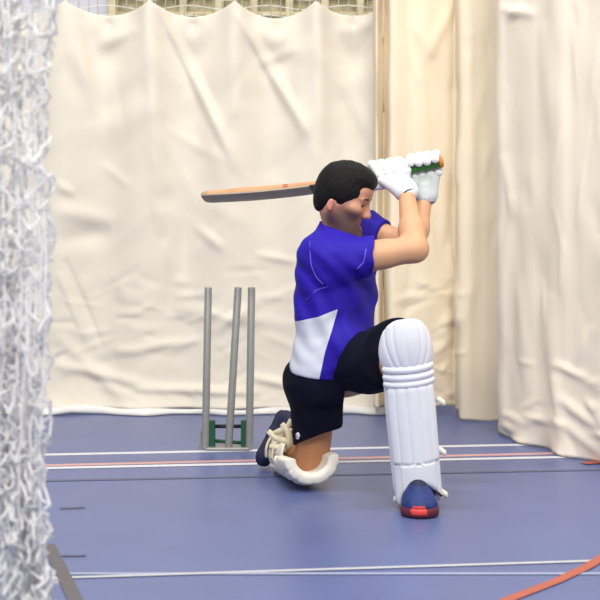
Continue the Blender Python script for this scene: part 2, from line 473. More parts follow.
# hem band along the foot of the curtain, resting on the floor
hv = []; nS = X.shape[0]
for i in range(0, nS, 2):
    bx, by = X[i, 0], Y[i, 0]; wv = .012 * math.sin(i * .11) + .006 * math.sin(i * .37)
    hh = .036 + .007 * math.sin(i * .045) + .004 * math.sin(i * .21)
    q = 300 + bx / by * FPX; lift = .012 * max(0, 1 - abs(q - 72) / 22)
    hv.append([(bx, by + .004, hh + lift), (bx, by - .008, hh - .003 + lift), (bx, by - .016 + wv * .5, .018 + lift), (bx, by - .022 + wv * .8, .004 + lift), (bx, by + .02, .003 + lift)])
n5 = 5; vs = [p for r in hv for p in r]; fs = []
for i in range(len(hv) - 1):
    for k in range(n5 - 1): fs.append((i * n5 + k, i * n5 + k + 1, (i + 1) * n5 + k + 1, (i + 1) * n5 + k))
o = link('hem', vs, fs, M['hem'], t_bc); sd = o.modifiers.new('thickness', 'SOLIDIFY'); sd.thickness = .004
tag(o, 'white hem band')

# middle curtain (right of the batter), folded back on itself
def pt(px, d): return ((px - 300) * d / FPX, d)
mp = [pt(373.5, 7.66), pt(374.5, 7.56), pt(377, 7.52), pt(379.5, 7.58), pt(383, 7.66), pt(386, 7.62), pt(388.5, 7.54), pt(392, 7.51), pt(400, 7.53), pt(410, 7.56), pt(422, 7.54), pt(435, 7.57), pt(448, 7.60), pt(455, 7.63), pt(456.5, 7.60), pt(457, 7.50), pt(459.5, 7.41), pt(466, 7.39), pt(478, 7.41), pt(490, 7.42), pt(510, 7.45), pt(560, 7.5)]
mid_cr = [((455, 0), (425, 60), 6, .012), ((415, 25), (435, 60), 6, .012), ((400, 40), (420, 90), 8, .008), ((450, 250), (462, 330), 4, .016), ((440, 330), (455, 310), 6, .016),
          ((430, 360), (452, 335), 6, .014), ((385, 230), (384, 300), 5, .008), ((470, 60), (474, 300), 6, .008), ((385, 20), (382, 150), 3, .01), ((462, 200), (470, 400), 7, .009),
          ((440, 150), (447, 250), 6, .008), ((405, 90), (415, 200), 8, .006)]
mid_cr += rand_creases(36, (395, 280, 455, 400), (8, 30), (2, 5), (.003, .009), (-60, 60), 8)
mid_cr += rand_creases(22, (395, 10, 495, 280), (12, 60), (2, 6), (.002, .006), (55, 110), 9)
def mid_disp(S, Z, px, py, zt):
    return creases(px, py, mid_cr) + .006 * wav(S, Z * .25, 0 * Z, 22, 11) + .004 * wav(S, Z, 0 * Z, 14, 12)
t_mc = empty('canvas_curtain.001', (*pt(430, 7.7), 0)); tag(t_mc, 'cream canvas curtain with tan folds, hanging just right of the batter', 'curtain', 'canvas curtains round the net lane')
def mzb(s, x):
    px = 300 + x / 7.65 * FPX
    return np.where(px < 455, .055, .012) + .006 * np.sin(s * 21)
cur2, _ = curtain('cloth', mp, 0.010, lambda s, x: 0 * x + 2.75, mzb, mid_disp, M['canvas_warm'], t_mc, nround=2)

# right-hand curtain coming towards the camera
a, c = np.array([.917, 6.95]), np.array([1.25, 6.20]); u = c - a
rp = [a + np.array([.10, .28]), a + np.array([.012, .12]), a, a + u * .12 + np.array([0.012, .02]), a + u * .3 + np.array([.0, -.02]), a + u * .45, a + u * .62 + np.array([-.02, -.03]), a + u * .8, c, c + u * .6, c + u * 1.3 + np.array([.05, 0]), c + u * 2.2, c + u * 3.0]
rt_cr = [((507, 10), (535, 14), 5, .016), ((512, 18), (525, 5), 4, .012), ((545, 30), (550, 140), 7, .009), ((505, 160), (515, 220), 5, .012), ((512, 200), (503, 290), 5, .010),
         ((535, 170), (540, 260), 8, .008), ((560, 0), (566, 300), 9, .009), ((580, 0), (584, 380), 8, .007), ((520, 290), (528, 400), 8, .008), ((558, 365), (590, 380), 4, .014),
         ((556, 380), (562, 440), 5, .016), ((565, 400), (600, 430), 5, .016), ((570, 425), (596, 452), 5, .012), ((505, 415), (525, 420), 4, .013), ((500, 425), (520, 432), 4, .012),
         ((550, 300), (556, 400), 6, .010), ((590, 330), (575, 370), 5, .010)]
rt_cr += rand_creases(30, (500, 360, 620, 450), (10, 40), (2, 5), (.003, .008), (-30, 80), 13)
rt_cr += rand_creases(34, (500, 0, 620, 360), (20, 90), (2, 6), (.002, .006), (75, 105), 14)
def rt_disp(S, Z, px, py, zt):
    return creases(px, py, rt_cr) + .010 * wav(S, Z * .15, 0 * Z, 14, 21) + .004 * wav(S, Z * .5, 0 * Z, 30, 22) + .02 * np.exp(-Z / .08) * np.sin(S * 16)
t_rc = empty('canvas_curtain.002', (*((a + c) / 2), 0)); tag(t_rc, 'pale cream canvas curtain at the right, its foot over the court lines', 'curtain', 'canvas curtains round the net lane')
cur3, _ = curtain('cloth', rp, 0.011, lambda s, x: 0 * x + 2.75, lambda s, x: 0 * x + .008, rt_disp, M['canvas_pale'], t_rc, nround=2)

# ------------------------------------------------------------------ gathered white net, close to the camera on the left
def gathered_net():
    mb = MB(); r = random.Random(5)
    ncol, nrow = 54, 80; Y0 = 3.25; H = 2.35
    k = Y0 / FPX
    def pos(i, j):
        z = .012 + H * j / nrow
        t = i / (ncol - 1)
        pyx = HZ - (z - HCAM) / k
        f = np.clip((pyx - 150) / 450, 0, 1)                 # the bundle narrows towards the floor
        xl = -90 + 92 * f ** 1.2; xr = 65 - 11 * f + 3 * math.sin(z * 9)
        a = t * 6.28 * 5.5 + .7 * math.sin(z * 2.3) + 0.4 * math.sin(z * 7 + i)
        fx = .5 + .5 * math.sin(a * .5 + .9 * math.sin(z * 1.7))   # folded back and forth
        xx = xl + (xr - xl) * (0.55 * fx + 0.45 * t) + r.gauss(0, 3.2)
        yy = Y0 + .05 * math.cos(a) + r.gauss(0, .016)
        if r.random() < .03: xx += r.uniform(0, 9) * (1 if xx > 20 else -1)
        return np.array([(xx - 300) * k, yy, max(.006, z + r.gauss(0, .012))])
    G = {}
    for j in range(nrow + 1):
        for i in range(ncol):
            if (i + j) % 2 == 0: G[i, j] = pos(i, j)
    for (i, j), p in G.items():
        for di in (-1, 1):
            q = G.get((i + di, j + 1))
            if q is None: continue
            m = (p + q) / 2 + np.array([r.gauss(0, .006), r.gauss(0, .006), r.gauss(0, .008)])
            m2 = (p * .3 + q * .7) + np.array([r.gauss(0, .005), r.gauss(0, .005), 0])
            m[2] = max(m[2], .006); m2[2] = max(m2[2], .006)
            mb.tube([p, m, m2, q], .0028, 5, cap=False)
    # gathered selvedge cords down the bundle
    for q in range(9):
        x0 = 6 + q * 5; ph = r.uniform(0, 6)
        pts = []
        for z in np.linspace(.006, H, 60):
            pts.append(((x0 + 4 * math.sin(z * 8 + ph) + r.gauss(0, .8) - 300) * k, Y0 + .05 * math.cos(z * 3 + ph), z))
        mb.tube(pts, .0032, 5)
    return mb.build('practice_net', M['net'])
tag(gathered_net(), 'bunched white practice netting hanging on the left edge, close to the camera', 'net')

# ------------------------------------------------------------------ stumps on a spring-back base
st = empty('cricket_stumps', F(228, 450)); tag(st, 'three grey metal stumps, middle one leaning, on a low green base before the curtain', 'stumps')
dS = 6.60
def stump(xb, yb, xt, yt):
    lo, hi = P(xb, yb, dS), P(xt, yt, dS); lo[2] = max(lo[2], .008)
    ax = hi - lo
    m = MB(); m.tube([lo, lo + ax * .992, lo + ax * .997, hi], [.0165, .0165, .015, .010], 20)
    o = m.build('stump', M['steel'], st)
    e = o.modifiers.new('edge', 'EDGE_SPLIT'); e.split_angle = 1.0
stump(205.3, 448, 208.3, 287); stump(228.6, 448, 238.2, 287); stump(249.2, 448, 251.6, 287)
zf = lambda py: HCAM - (py - HZ) * dS / FPX
for xc in (211.7, 244.2):
    m = MB(); m.box(((xc - 300) * dS / FPX, dS + .012, (zf(421.5) + .012) / 2 + .002), (.030, .03, zf(421.5) - .004)); bevel(m.build('side_post', M['green'], st, False), .003)
xA, xB = (211.7 - 300) * dS / FPX, (244.2 - 300) * dS / FPX
m = MB(); m.tube([(xA + .01, dS + .022, zf(427)), (xB - .01, dS + .022, zf(427))], .0085, 10); m.build('crossbar', M['darkbar'], st)
m = MB(); m.tube([(xA + .01, dS + .02, zf(441.5)), (xB - .01, dS + .02, zf(443.5))], .008, 10); m.build('lower_rail', M['green'], st)
m = MB(); m.box(((xA + xB) / 2, dS + .02, .008), (xB - xA + .045, .10, .012)); o = bevel(m.build('base_plate', M['steel'], st, False), .003)
m = MB(); x0 = (200.8 - 300) * dS / FPX
m.tube([((204.5 - 300) * dS / FPX, dS, .09), (x0 + .004, dS, .088), (x0, dS, .075), (x0 + .002, dS, .03), (x0 - .004, dS, .014), (x0 + .02, dS, .012)], .005, 8)
m.build('side_clip', M['steel'], st)

# ------------------------------------------------------------------ the batter
man = empty('person', F(345, 490)); tag(man, 'batter in blue shirt and navy shorts kneeling on one knee, bat swung behind his head', 'person')

# joints
kneeR, ankR = P(312, 461, 5.80), P(281, 441, 6.12)
hipR, hipL = P(317, 372, 5.70), P(347, 374, 5.76)
kneeL, ankL = P(405, 362, 5.36), P(415, 484, 5.40)
shR, elR, wrR = P(334, 262, 5.62), P(415, 249, 5.60), P(406.5, 194, 5.80)
shL, elL, wrL = P(362, 229, 5.92), P(413, 246, 5.80), P(425.5, 197, 5.87)

# head frame
HS = 1.06; HC = P(343.5, 196.5, 5.70)
yaw, pit = math.radians(13), math.radians(23)
hx = np.array([math.cos(pit) * math.cos(yaw), -math.cos(pit) * math.sin(yaw), -math.sin(pit)])
hy = np.array([math.sin(yaw), math.cos(yaw), 0]); hz = np.cross(hx, hy)
HR = np.array([hx, hy, hz])
def HL(x, y, z): return HC + HS * (x * hx + y * hy + z * hz)

def chest_rows(g):
    # (row px, centre px, d, lateral, forward, facing) ; g inflates
    tab = [(384, 333, 5.715, .165, .120, 58), (366, 333, 5.715, .170, .122, 56), (335, 334.5, 5.725, .165, .118, 46), (305, 335.5, 5.735, .175, .124, 38),
           (280, 336, 5.745, .186, .130, 32), (262, 337, 5.75, .190, .128, 30), (248, 338, 5.75, .182, .112, 30), (238, 339, 5.75, .150, .092, 30), (229, 340, 5.745, .098, .072, 28)]
    rows = []
    for py, px, d, la, fo, ph in tab:
        p = P(px, py, d); rows.append((p[2], p[0], p[1], la + g, fo + g, ph))
    return rows

def build_body():
    v = Vol((-.20, 5.05, -.01), (.60, 6.30, 1.32), .0046)
    v.loft(chest_rows(-.022), .03)
    v.cone(hipR, kneeR, .088, .064, .05); v.cone(hipL, kneeL, .088, .062, .05)
    v.cone(kneeR, kneeR + (ankR - kneeR) * .45, .058, .056, .03); v.cone(kneeR + (ankR - kneeR) * .4, ankR, .056, .038, .03)
    v.cone(kneeL, kneeL + (ankL - kneeL) * .35, .056, .058, .03); v.cone(kneeL + (ankL - kneeL) * .3, ankL, .058, .038, .03)
    v.cone(ankL, P(418, 505, 5.25), .038, .026, .03); v.cone(ankR, P(275, 450, 6.15), .034, .022, .03)
    # arms
    v.cone(shR, elR, .058, .049, .04); v.ell(shR, (.062, .062, .062), None, .04)
    v.cone(shR + (elR - shR) * .35, shR + (elR - shR) * .62, .046, .046, .03)
    f1 = elR + (wrR - elR) * .32
    v.cone(elR, f1, .043, .047, .03); v.cone(f1, wrR, .047, .030, .03); v.cone(wrR, P(402, 175, 5.84), .03, .03, .02)
    v.cone(shL, elL, .054, .045, .04); f2 = elL + (wrL - elL) * .35
    v.cone(elL, f2, .040, .042, .03); v.cone(f2, wrL, .042, .028, .03); v.cone(wrL, P(427, 186, 5.885), .028, .024, .02)
    # neck and trapezius
    v.cone(P(341, 236, 5.745), HL(-.018, 0, -.055), .058, .054, .03)
    v.cone(P(340, 240, 5.75), shR, .055, .05, .05); v.cone(P(340, 240, 5.75), shL, .055, .05, .05)
    # head
    S = HS
    def he(c, r, k, sub=False): v.ell(HL(*c), np.array(r) * S, HR, k, sub)
    he((-.012, 0, .028), (.098, .076, .086), .02)
    he((.030, 0, -.040), (.064, .060, .072), .03)
    he((.050, 0, -.088), (.036, .036, .030), .03)
    v.cone(HL(-.01, -.052, -.055), HL(.06, -.022, -.100), .020 * S, .016 * S, .03); v.cone(HL(-.01, .052, -.055), HL(.06, .022, -.100), .020 * S, .016 * S, .03)
    he((.074, 0, -.110), (.022, .024, .018), .02)
    he((.070, 0, .045), (.022, .050, .036), .03)
    for sy in (-1, 1):
        he((.062, sy * .042, -.022), (.026, .024, .022), .025)
        he((.090, sy * .033, .002), (.016, .017, .011), .014, True)
        v.cone(HL(.084, sy * .014, .020), HL(.076, sy * .048, .020), .009 * S, .007 * S, .012)
        v.cone(HL(.083, sy * .021, .007), HL(.078, sy * .044, .004), .006 * S, .005 * S, .006)      # upper lid
        v.cone(HL(.083, sy * .022, -.008), HL(.078, sy * .043, -.008), .004 * S, .004 * S, .006)    # lower lid
        he((.098, sy * .013, -.036), (.012, .009, .008), .008)
        # ear: rim, lobe and hollow
        RE = HR
        he((-.020, sy * .077, -.036), (.013, .007, .021), .010)
        he((-.016, sy * .084, -.033), (.006, .005, .010), .006, True)
        he((-.014, sy * .075, -.054), (.007, .006, .007), .008)
    v.cone(HL(.086, 0, .012), HL(.108, 0, -.027), .009 * S, .011 * S, .014)
    he((.108, 0, -.032), (.011, .011, .009), .010)
    he((.084, 0, -.064), (.012, .024, .0065), .006); he((.083, 0, -.076), (.012, .020, .0065), .006)
    v.cone(HL(.096, -.022, -.070), HL(.096, .022, -.070), .0035, .0035, .004, True)
    V, Q = v.mesh(2)
    # skin tone: tan arms and legs, pinker ears, jaw stubble with the lower face's shade painted in
    L = (V - HC) @ HR.T / HS
    c = np.tile(np.array(lin(202, 154, 118)[:3]), (len(V), 1))
    face = np.exp(-np.maximum(np.linalg.norm(L, axis=1) - .11, 0) ** 2 / .0008)[:, None]
    c = c * (1 - face) + np.array(lin(182, 132, 108)[:3]) * face
    leg = np.clip((0.35 - V[:, 2]) / .08, 0, 1)[:, None]
    c = c * (1 - leg) + np.array(lin(172, 120, 86)[:3]) * leg
    jaw = np.clip((-.018 - L[:, 2]) / .022, 0, 1) * (L[:, 0] < .125) * np.clip((L[:, 0] + .035) / .03, 0, 1) * np.clip((L[:, 2] + .150) / .02, 0, 1) * (np.abs(L[:, 1]) < .08)
    nose = np.exp(-((L[:, 0] - .11) ** 2 + L[:, 1] ** 2 + (L[:, 2] + .03) ** 2) / .0012)
    jaw = np.clip(jaw * (1 - nose), 0, 1)[:, None] * .82
    c = c * (1 - jaw) + np.array(lin(66, 52, 50)[:3]) * jaw
    ear = np.exp(-((L[:, 0] + .020) ** 2 + (np.abs(L[:, 1]) - .080) ** 2 + (L[:, 2] + .036) ** 2) / .0009)[:, None]
    c = c * (1 - .5 * ear) + np.array(lin(206, 122, 116)[:3]) * .5 * ear
    lip = np.exp(-((L[:, 0] - .092) ** 2 / .0003 + L[:, 1] ** 2 / .0006 + (L[:, 2] + .070) ** 2 / .00012))[:, None]
    c = c * (1 - .6 * lip) + np.array(lin(160, 92, 88)[:3]) * .6 * lip
    col = np.c_[c, np.ones(len(V))]
    return npmesh('body', V, Q, M['skin'], man, col=col)
body = build_body()

for sy in (-1, 1):
    m = MB(); n = 14; vs = []; fs = []; c = HL(.074, sy * .033, -.001); r = .0125 * HS
    ex = unit(hx * .95 - hz * .3 + hy * sy * .12); ey = unit(np.cross(hz, ex)); ez = np.cross(ex, ey)
    for i in range(n + 1):
        th = math.pi * i / n
        for k in range(n):
            a = 2 * math.pi * k / n
            vs.append(c + r * (math.cos(th) * ex + math.sin(th) * (math.cos(a) * ey + math.sin(a) * ez)))
    mi = []
    for i in range(n):
        for k in range(n):
            fs.append((i * n + k, (i + 1) * n + k, (i + 1) * n + (k + 1) % n, i * n + (k + 1) % n)); mi.append(1 if i < 4 else 0)
    o = link('eye', vs, fs, [M['eye'], M['iris']], man); o.data.polygons.foreach_set('material_index', mi)
    m = MB(); m.tube([HL(.090, sy * .012, .021), HL(.091, sy * .028, .027), HL(.082, sy * .050, .022)], [.0038, .0048, .0025], 8); m.build('eyebrow', M['brow'], man)

def build_hair():
    v = Vol(HC - .2, HC + .2, .0036)
    he = lambda c, r, k, sub=False: v.ell(HL(*c), np.array(r) * HS, HR, k, sub)
    he((-.012, 0, .031), (.101, .083, .098), .01)
    he((.030, 0, .090), (.060, .060, .038), .03)
    he((.058, 0, .080), (.032, .048, .030), .02)
    he((-.056, 0, -.020), (.046, .064, .070), .03)
    X, Y, Z = v.grid((slice(None),) * 3)
    dx, dy, dz = X - HC[0], Y - HC[1], Z - HC[2]
    lx = (dx * hx[0] + dy * hx[1] + dz * hx[2]) / HS; ly = (dx * hy[0] + dy * hy[1] + dz * hy[2]) / HS; lz = (dx * hz[0] + dy * hz[1] + dz * hz[2]) / HS
    line = np.interp(lx, [-.13, -.09, -.055, -.040, -.030, -.006, .000, .014, .026, .055, .080, .13], [-.100, -.094, -.082, -.062, -.020, -.018, -.040, -.040, -.014, .014, .034, .048])
    v.F = smax(v.F, ((line - lz) * .7 * HS).astype(np.float32), .006)
    w = .5 + .5 * np.clip(lz / .08, 0, 1)
    v.F += (.0020 * w * wav(X, Y, Z, 260, 31) + .0018 * w * wav(X, Y, Z, 90, 32)).astype(np.float32)
    V, Q = v.mesh(1); return npmesh('hair', V, Q, M['hair'], man)
build_hair()

# shirt
def build_shirt():
    v = Vol((-.13, 5.40, .36), (.40, 6.10, 1.06), .0042)
    v.loft(chest_rows(.004), .03)
    v.cone(P(336, 240, 5.745), P(336, 222, 5.735), .078, .064, .03)
    v.cut(P(334, 227, 5.73), (.42, -.15, 1), .004)
    w = Vol((-.13, 5.40, .36), (.40, 6.10, 1.06), .0042)
    w.cone(shR, shR + (elR - shR) * .62, .084, .070, .05)
    w.cut(shR + (elR - shR) * .49, unit(elR - shR) + np.array([-.1, 0, -.25]) * .6, 0)
    v.F = smin(v.F, w.F, .04)
    w = Vol((-.13, 5.40, .36), (.40, 6.10, 1.06), .0042)
    w.cone(shL, shL + (elL - shL) * .46, .080, .062, .05)
    w.cut(shL + (elL - shL) * .42, elL - shL, 0)
    v.F = smin(v.F, w.F, .04)
    v.ell(P(322, 252, 5.66), (.075, .08, .065), None, .05)
    v.cone(P(338, 246, 5.75), shR, .060, .07, .05); v.cone(P(342, 242, 5.77), shL, .060, .07, .05)
    v.ell(P(347, 346, 5.615), (.078, .080, .090), None, .05)
    v.cut(P(318, 374, 5.70), np.array([-.12, 0, -1]), 0.006)
    def fold(X, Y, Z):
        a = .006 * wav(X * .7, Y * .7, Z * 1.4, 24, 41) + .003 * wav(X, Y, Z * 1.3, 60, 42)
        q = (X - .13) * .8 + (Z - .85) * .6                       # pulled folds from the raised arm to the waist
        return a + .004 * np.sin(q * 95 + 2 * np.sin(Z * 14)) * np.exp(-((Z - .72) / .18) ** 2)
    v.wobble(fold)
    V, Q = v.mesh(2)
    px = 300 + V[:, 0] / V[:, 1] * FPX; py = HZ - (V[:, 2] - HCAM) / V[:, 1] * FPX
    poly = [(270, 322.5), (299, 321), (318, 317), (338, 309), (332, 330), (325, 352), (317.5, 388), (270, 388)]
    ins = np.zeros(len(V), bool); dist = np.full(len(V), 1e9); j = len(poly) - 1
    for i in range(len(poly)):
        (xi, yi), (xj, yj) = poly[i], poly[j]
        ins ^= ((yi > py) != (yj > py)) & (px < (xj - xi) * (py - yi) / (yj - yi + 1e-9) + xi); j = i
        dist = np.minimum(dist, seg_dist(px, py, (xi, yi), (xj, yj))[0])
    sd = np.where(ins, dist, -dist); sd = np.where(V[:, 1] < 5.78, sd, -8)
    g = np.clip(.5 + sd / 16, 0, 1)
    return npmesh('shirt', V, Q, M['shirt'], man, col=np.stack([g, g, g, np.ones(len(g))], 1))
shirt = build_shirt(); tag(shirt, 'royal blue jersey with white side panel')

def caster(o):
    me = o.data
    return BVHTree.FromPolygons([v.co.copy() for v in me.vertices], [tuple(p.vertices) for p in me.polygons])
def cast(bv, px, py, off=.0):
    o = Vector((0, 0, HCAM)); d = Vector(P(px, py, 1.0)) - o; d.normalize()
    h = bv.ray_cast(o, d)
    return None if h[0] is None else np.array(h[0]) - np.array(d) * off
def seam(bv, pts, r, name, m, parent, n=8):
    out = []
    for a, c in zip(pts[:-1], pts[1:]):
        for t in np.linspace(0, 1, n, endpoint=False):
            q = cast(bv, a[0] + (c[0] - a[0]) * t, a[1] + (c[1] - a[1]) * t)
            if q is not None: out.append(q)
    if len(out) > 2:
        for _ in range(3): out = [out[0]] + [(out[i - 1] + 2 * out[i] + out[i + 1]) / 4 for i in range(1, len(out) - 1)] + [out[-1]]
        b = MB(); b.tube(out, r, 6); return b.build(name, m, parent)
bvS = caster(shirt)
seam(bvS, [(313, 229), (309.5, 245), (311, 265), (316, 277), (324, 285)], .0016, 'seam', M['seam'], shirt)
seam(bvS, [(366, 249), (364, 262), (356, 270)], .0016, 'seam', M['seam'], shirt)
seam(bvS, [(306, 300), (316, 290), (330, 286)], .0012, 'seam', M['seam'], shirt)

# shorts
def build_shorts():
    v = Vol((-.14, 5.15, .06), (.50, 6.05, .76), .0044)
    rows = [r for r in chest_rows(.000) if r[0] < .62]
    rows = [(rows[0][0] - .05, *rows[0][1:3], .15, .11, 58)] + rows[:2] + [(rows[1][0] + .05, *rows[1][1:3], .15, .10, 54)]
    v.loft(rows, .04)
    v.ell(P(305, 380, 5.74), (.075, .09, .065), None, .05)                # seat
    hemR = hipR + (kneeR - hipR) * .80
    v.cone(P(317, 385, 5.70), P(316.5, 440, 5.76), .108, .090, .05)
    hemL = P(388, 356, 5.45)
    v.cone(hipL, P(368, 364, 5.60), .100, .112, .05); v.cone(P(366, 364, 5.60), P(402, 353, 5.38), .108, .140, .04)
    v.cut(P(317, 436, 5.75), np.array([.42, -.1, -1]), .004, (-.14, 5.5, .05), (.17, 6.1, .36))
    v.cut(P(394, 360, 5.42), unit(kneeL - hipL) + np.array([0, 0, -.15]), .004)
    v.cut(P(360, 391, 5.6), (0, .1, -1), .02, (.17, 5.2, .1), (.42, 5.9, .6))
    v.wobble(lambda X, Y, Z: .006 * wav(X, Y, Z, 26, 51) + .004 * wav(X, Y, Z * 1.3, 58, 52))
    V, Q = v.mesh(2); return npmesh('shorts', V, Q, M['shorts'], man)
shorts = build_shorts(); tag(shorts, 'navy shorts')
bvH = caster(shorts)
m = MB(); a = cast(bvH, 297.5, 435, .002)
if a is not None:
    q = [cast(bvH, x, y, .0015) for x, y in ((297.2, 438.5), (297.2, 434), (298.6, 433.4), (299.2, 435), (298.4, 436.6), (298.0, 438.5))]
    q = [p for p in q if p is not None]
    m.tube(q, .0055, 6); m.build('logo', M['panel'], shorts)

# ------------------------------------------------------------------ batting pads
def make_pad(O, U, N, half, depth, L, lay, name_label, mats, straps):
    """O foot of the pad axis, U up the shin, N out of the shin; lay gives heights of shin panel top, rolls, knee cup."""
    O = np.asarray(O, float); U = unit(U); N = unit(N - U * np.dot(N, U)); Sd = np.cross(N, U)
    pad = empty('batting_pad', O); pad.parent = man; pad.matrix_parent_inverse = parent_world(man).inverted()
    tag(pad, name_label)
    def pt3(th, vv, r):
        hw = np.interp(vv, half[0], half[1]) + r; dp = depth + r
        return O + U * vv + Sd * hw * math.sin(th) + N * dp * math.cos(th)
    def shell(name, v0, v1, t0, t1, m, bump, thick, nv=70, nt=90):
        vs = []; W = nt + 1
        for side in (0, 1):
            for j in range(nv + 1):
                for i in range(W):
                    th = t0 + (t1 - t0) * i / nt; a, c = v0(th), v1(th); vv = a + (c - a) * j / nv
                    e = min(1, min(i, nt - i) / 4, min(j, nv - j) / 4); e = math.sqrt(1 - (1 - e) ** 2)
                    r = bump(th, vv, (vv - a) / (c - a))
                    vs.append(pt3(th, vv, (r - thick / 2) + (thick / 2) * e if side == 0 else -thick + thick / 2 - (thick / 2) * e))
        fs = []; B = W * (nv + 1)
        for j in range(nv):
            for i in range(nt):
                q = (j * W + i, j * W + i + 1, (j + 1) * W + i + 1, (j + 1) * W + i)
                fs.append(q); fs.append(tuple(B + k for k in q[::-1]))
        for i in range(nt):
            fs.append((i + 1, i, B + i, B + i + 1)); k = nv * W; fs.append((k + i, k + i + 1, B + k + i + 1, B + k + i))
        for j in range(nv):
            fs.append((j * W, (j + 1) * W, B + (j + 1) * W, B + j * W)); k = nt; fs.append(((j + 1) * W + k, j * W + k, B + j * W + k, B + (j + 1) * W + k))
        return link(name, vs, fs, m, pad)
    R = math.radians
    tm = R(lay['wrap'])
    arch = lay.get('arch', 0)
    bot = lambda th: arch * max(0, math.cos(min(abs(th) / R(58), 1) * math.pi / 2)) ** 0.8 + lay.get('b0', 0)
    nr = 5
    def ribs(th, vv, t):
        x = th / R(62)
        if abs(x) > 1: return -.004
        fl = .007 * (abs(math.sin(nr * math.pi * (x + 1) / 2)) ** .30)
        lowpan = lay.get('instep', None)
        if lowpan and vv < lowpan:
            if vv > lowpan - .004: return -.003
            return .007 if abs(x) < .62 else .002
        return fl
    shell('shin_guard', bot, lambda th: lay['shin'], -tm, tm, mats[0], ribs, .022)
    for (vv, rr) in lay['rolls']:
        b = MB(); n = 40; t = R(lay['wrap'] - 4)
        pts = [pt3(-t + 2 * t * i / n, vv, -.0035) for i in range(n + 1)]
        rs = [rr * (min(1, min(i, n - i) / 3 + .35)) for i in range(n + 1)]
        b.tube(pts, rs, 14); b.build('knee_roll', mats[0], pad)
    c0 = lay['cup']
    def top(th):
        x = abs(th) / tm; return L - lay['drop'] * x ** 3
    def cupb(th, vv, t):
        x = th / tm
        g = .012 * math.sin(math.pi * min(max(t, 0), 1)) ** .7 + .004
        for q in (-.75, -.42, 0, .42, .75):                        # quilted grooves that spread towards the top
            xc = q * (.55 + .35 * t) + .05 * math.sin(3 * t) * (1 if q >= 0 else -1)
            g -= .0035 * math.exp(-((x - xc) / .04) ** 2)
        return g
    shell('knee_cup', lambda th: c0, top, -tm, tm, mats[0], cupb, lay.get('ct', .026))
    for sy in (-1, 1):
        t0, t1 = (R(lay['wrap'] - 8), R(lay['wrap'] + 34)) if sy > 0 else (R(-lay['wrap'] - 34), R(-lay['wrap'] + 8))
        shell('side_wing', lambda th: lay['wing'][0], lambda th: lay['wing'][1] - .03 * ((abs(th) - R(lay['wrap'] - 8)) / R(42)) ** 2, t0, t1, mats[1], lambda a, c, t: -.004, .012, 40, 16)
    sr = lay.get('sr', .012)
    for (vv, w, tl) in straps:
        b = MB(); n = 44; vs = []
        for i in range(n + 1):
            th = R(lay['wrap'] - 15) + (2 * math.pi - 2 * R(lay['wrap'] - 15)) * i / n
            for (dv, dr) in ((-w / 2, sr), (w / 2, sr), (w / 2, sr + .005), (-w / 2, sr + .005)):
                hh = vv + tl * (i / n - .5)
                vs.append(pt3(th, hh + dv, dr))
        fs = []
        for i in range(n):
            for k in range(4): fs.append((i * 4 + k, i * 4 + (k + 1) % 4, (i + 1) * 4 + (k + 1) % 4, (i + 1) * 4 + k))
        fs += [(3, 2, 1, 0), tuple(n * 4 + k for k in range(4))]
        b.add(vs, fs); b.build('strap', mats[2], pad)
    return pad, pt3

O1, T1 = P(418.5, 500, 5.365), P(402, 316, 5.30)
U1 = unit(T1 - O1); L1 = float(np.linalg.norm(T1 - O1))
pad1, pp1 = make_pad(O1, U1, np.array([.08, -1, .0]), ([0, .08, .2, .35, .45, .55, .66], [.091, .091, .092, .094, .090, .085, .080]), .078, L1,
         dict(wrap=82, arch=.075, shin=.432, rolls=[(.438, .0125), (.463, .0135), (.491, .0150)], cup=.498, drop=.080, wing=(.03, .58), instep=.155, sr=-.020),
         'white leg pad strapped upright on the front leg', (M['pad'], M['pad'], M['padc']), [(.10, .034, .02), (.26, .036, .0), (.40, .036, .0)])
# strap ends and buckle showing beside the pad
for (px, py, sgn) in ((445.5, 494, 1), (444, 452, 1), (443, 402, 1), (396, 498, -1)):
    b = MB(); c = P(px, py, 5.36); e = c + np.array([-.03 * sgn, .02, .004])
    b.tube([e, (e + c) / 2 + np.array([0, 0, .008]), c, c + np.array([.006 * sgn, 0, -.012])], [.006, .010, .010, .006], 8)
    b.build('strap_end', M['padc'], pad1)
b = MB(); b.tube([P(433, 489, 5.31), P(438, 493, 5.305), P(441.5, 496, 5.31)], .0045, 8); b.build('buckle', M['black'], pad1)

# pad on the kneeling leg, lying under the shin
A2, B2 = P(285, 452, 6.10), P(312.5, 459, 5.635)
U2 = unit(B2 - A2); L2 = float(np.linalg.norm(B2 - A2))
pad2, pp2 = make_pad(A2, U2, np.array([.10, -.22, -1]), ([0, .15, .3, .46], [.078, .084, .092, .098]), .088, L2,
         dict(wrap=98, arch=.0, shin=.20, rolls=[(.225, .014), (.25, .014), (.278, .014)], cup=.29, ct=.036, sr=.006, drop=-.0, wing=(.02, .34)),
         'cream edged leg pad under the kneeling leg', (M['padc'], M['padc'], M['strap']), [(.05, .034, .02), (.13, .034, -.02), (.20, .034, .03)])
r = random.Random(3)
for (pts, rad) in (([(268, 431), (276, 438), (286, 441), (293, 447)], .011), ([(282, 424), (288, 431), (290, 442), (287, 452)], .011),
                   ([(270, 447), (279, 447), (289, 452)], .011), ([(291, 420), (288, 427), (280, 431), (272, 434)], .010), ([(277, 452), (283, 458), (291, 461)], .010),
                   ([(273, 436), (275, 446), (274, 456)], .007)):
    b = MB(); q = [P(x, y, 5.86 + .012 * r.random() + (300 - x) * .0012) for x, y in pts]
    rad *= 1.25; b.tube(q, [rad * .8] + [rad] * (len(q) - 2) + [rad * .7], 8)
    o = b.build('strap_end', M['strap'], pad2)

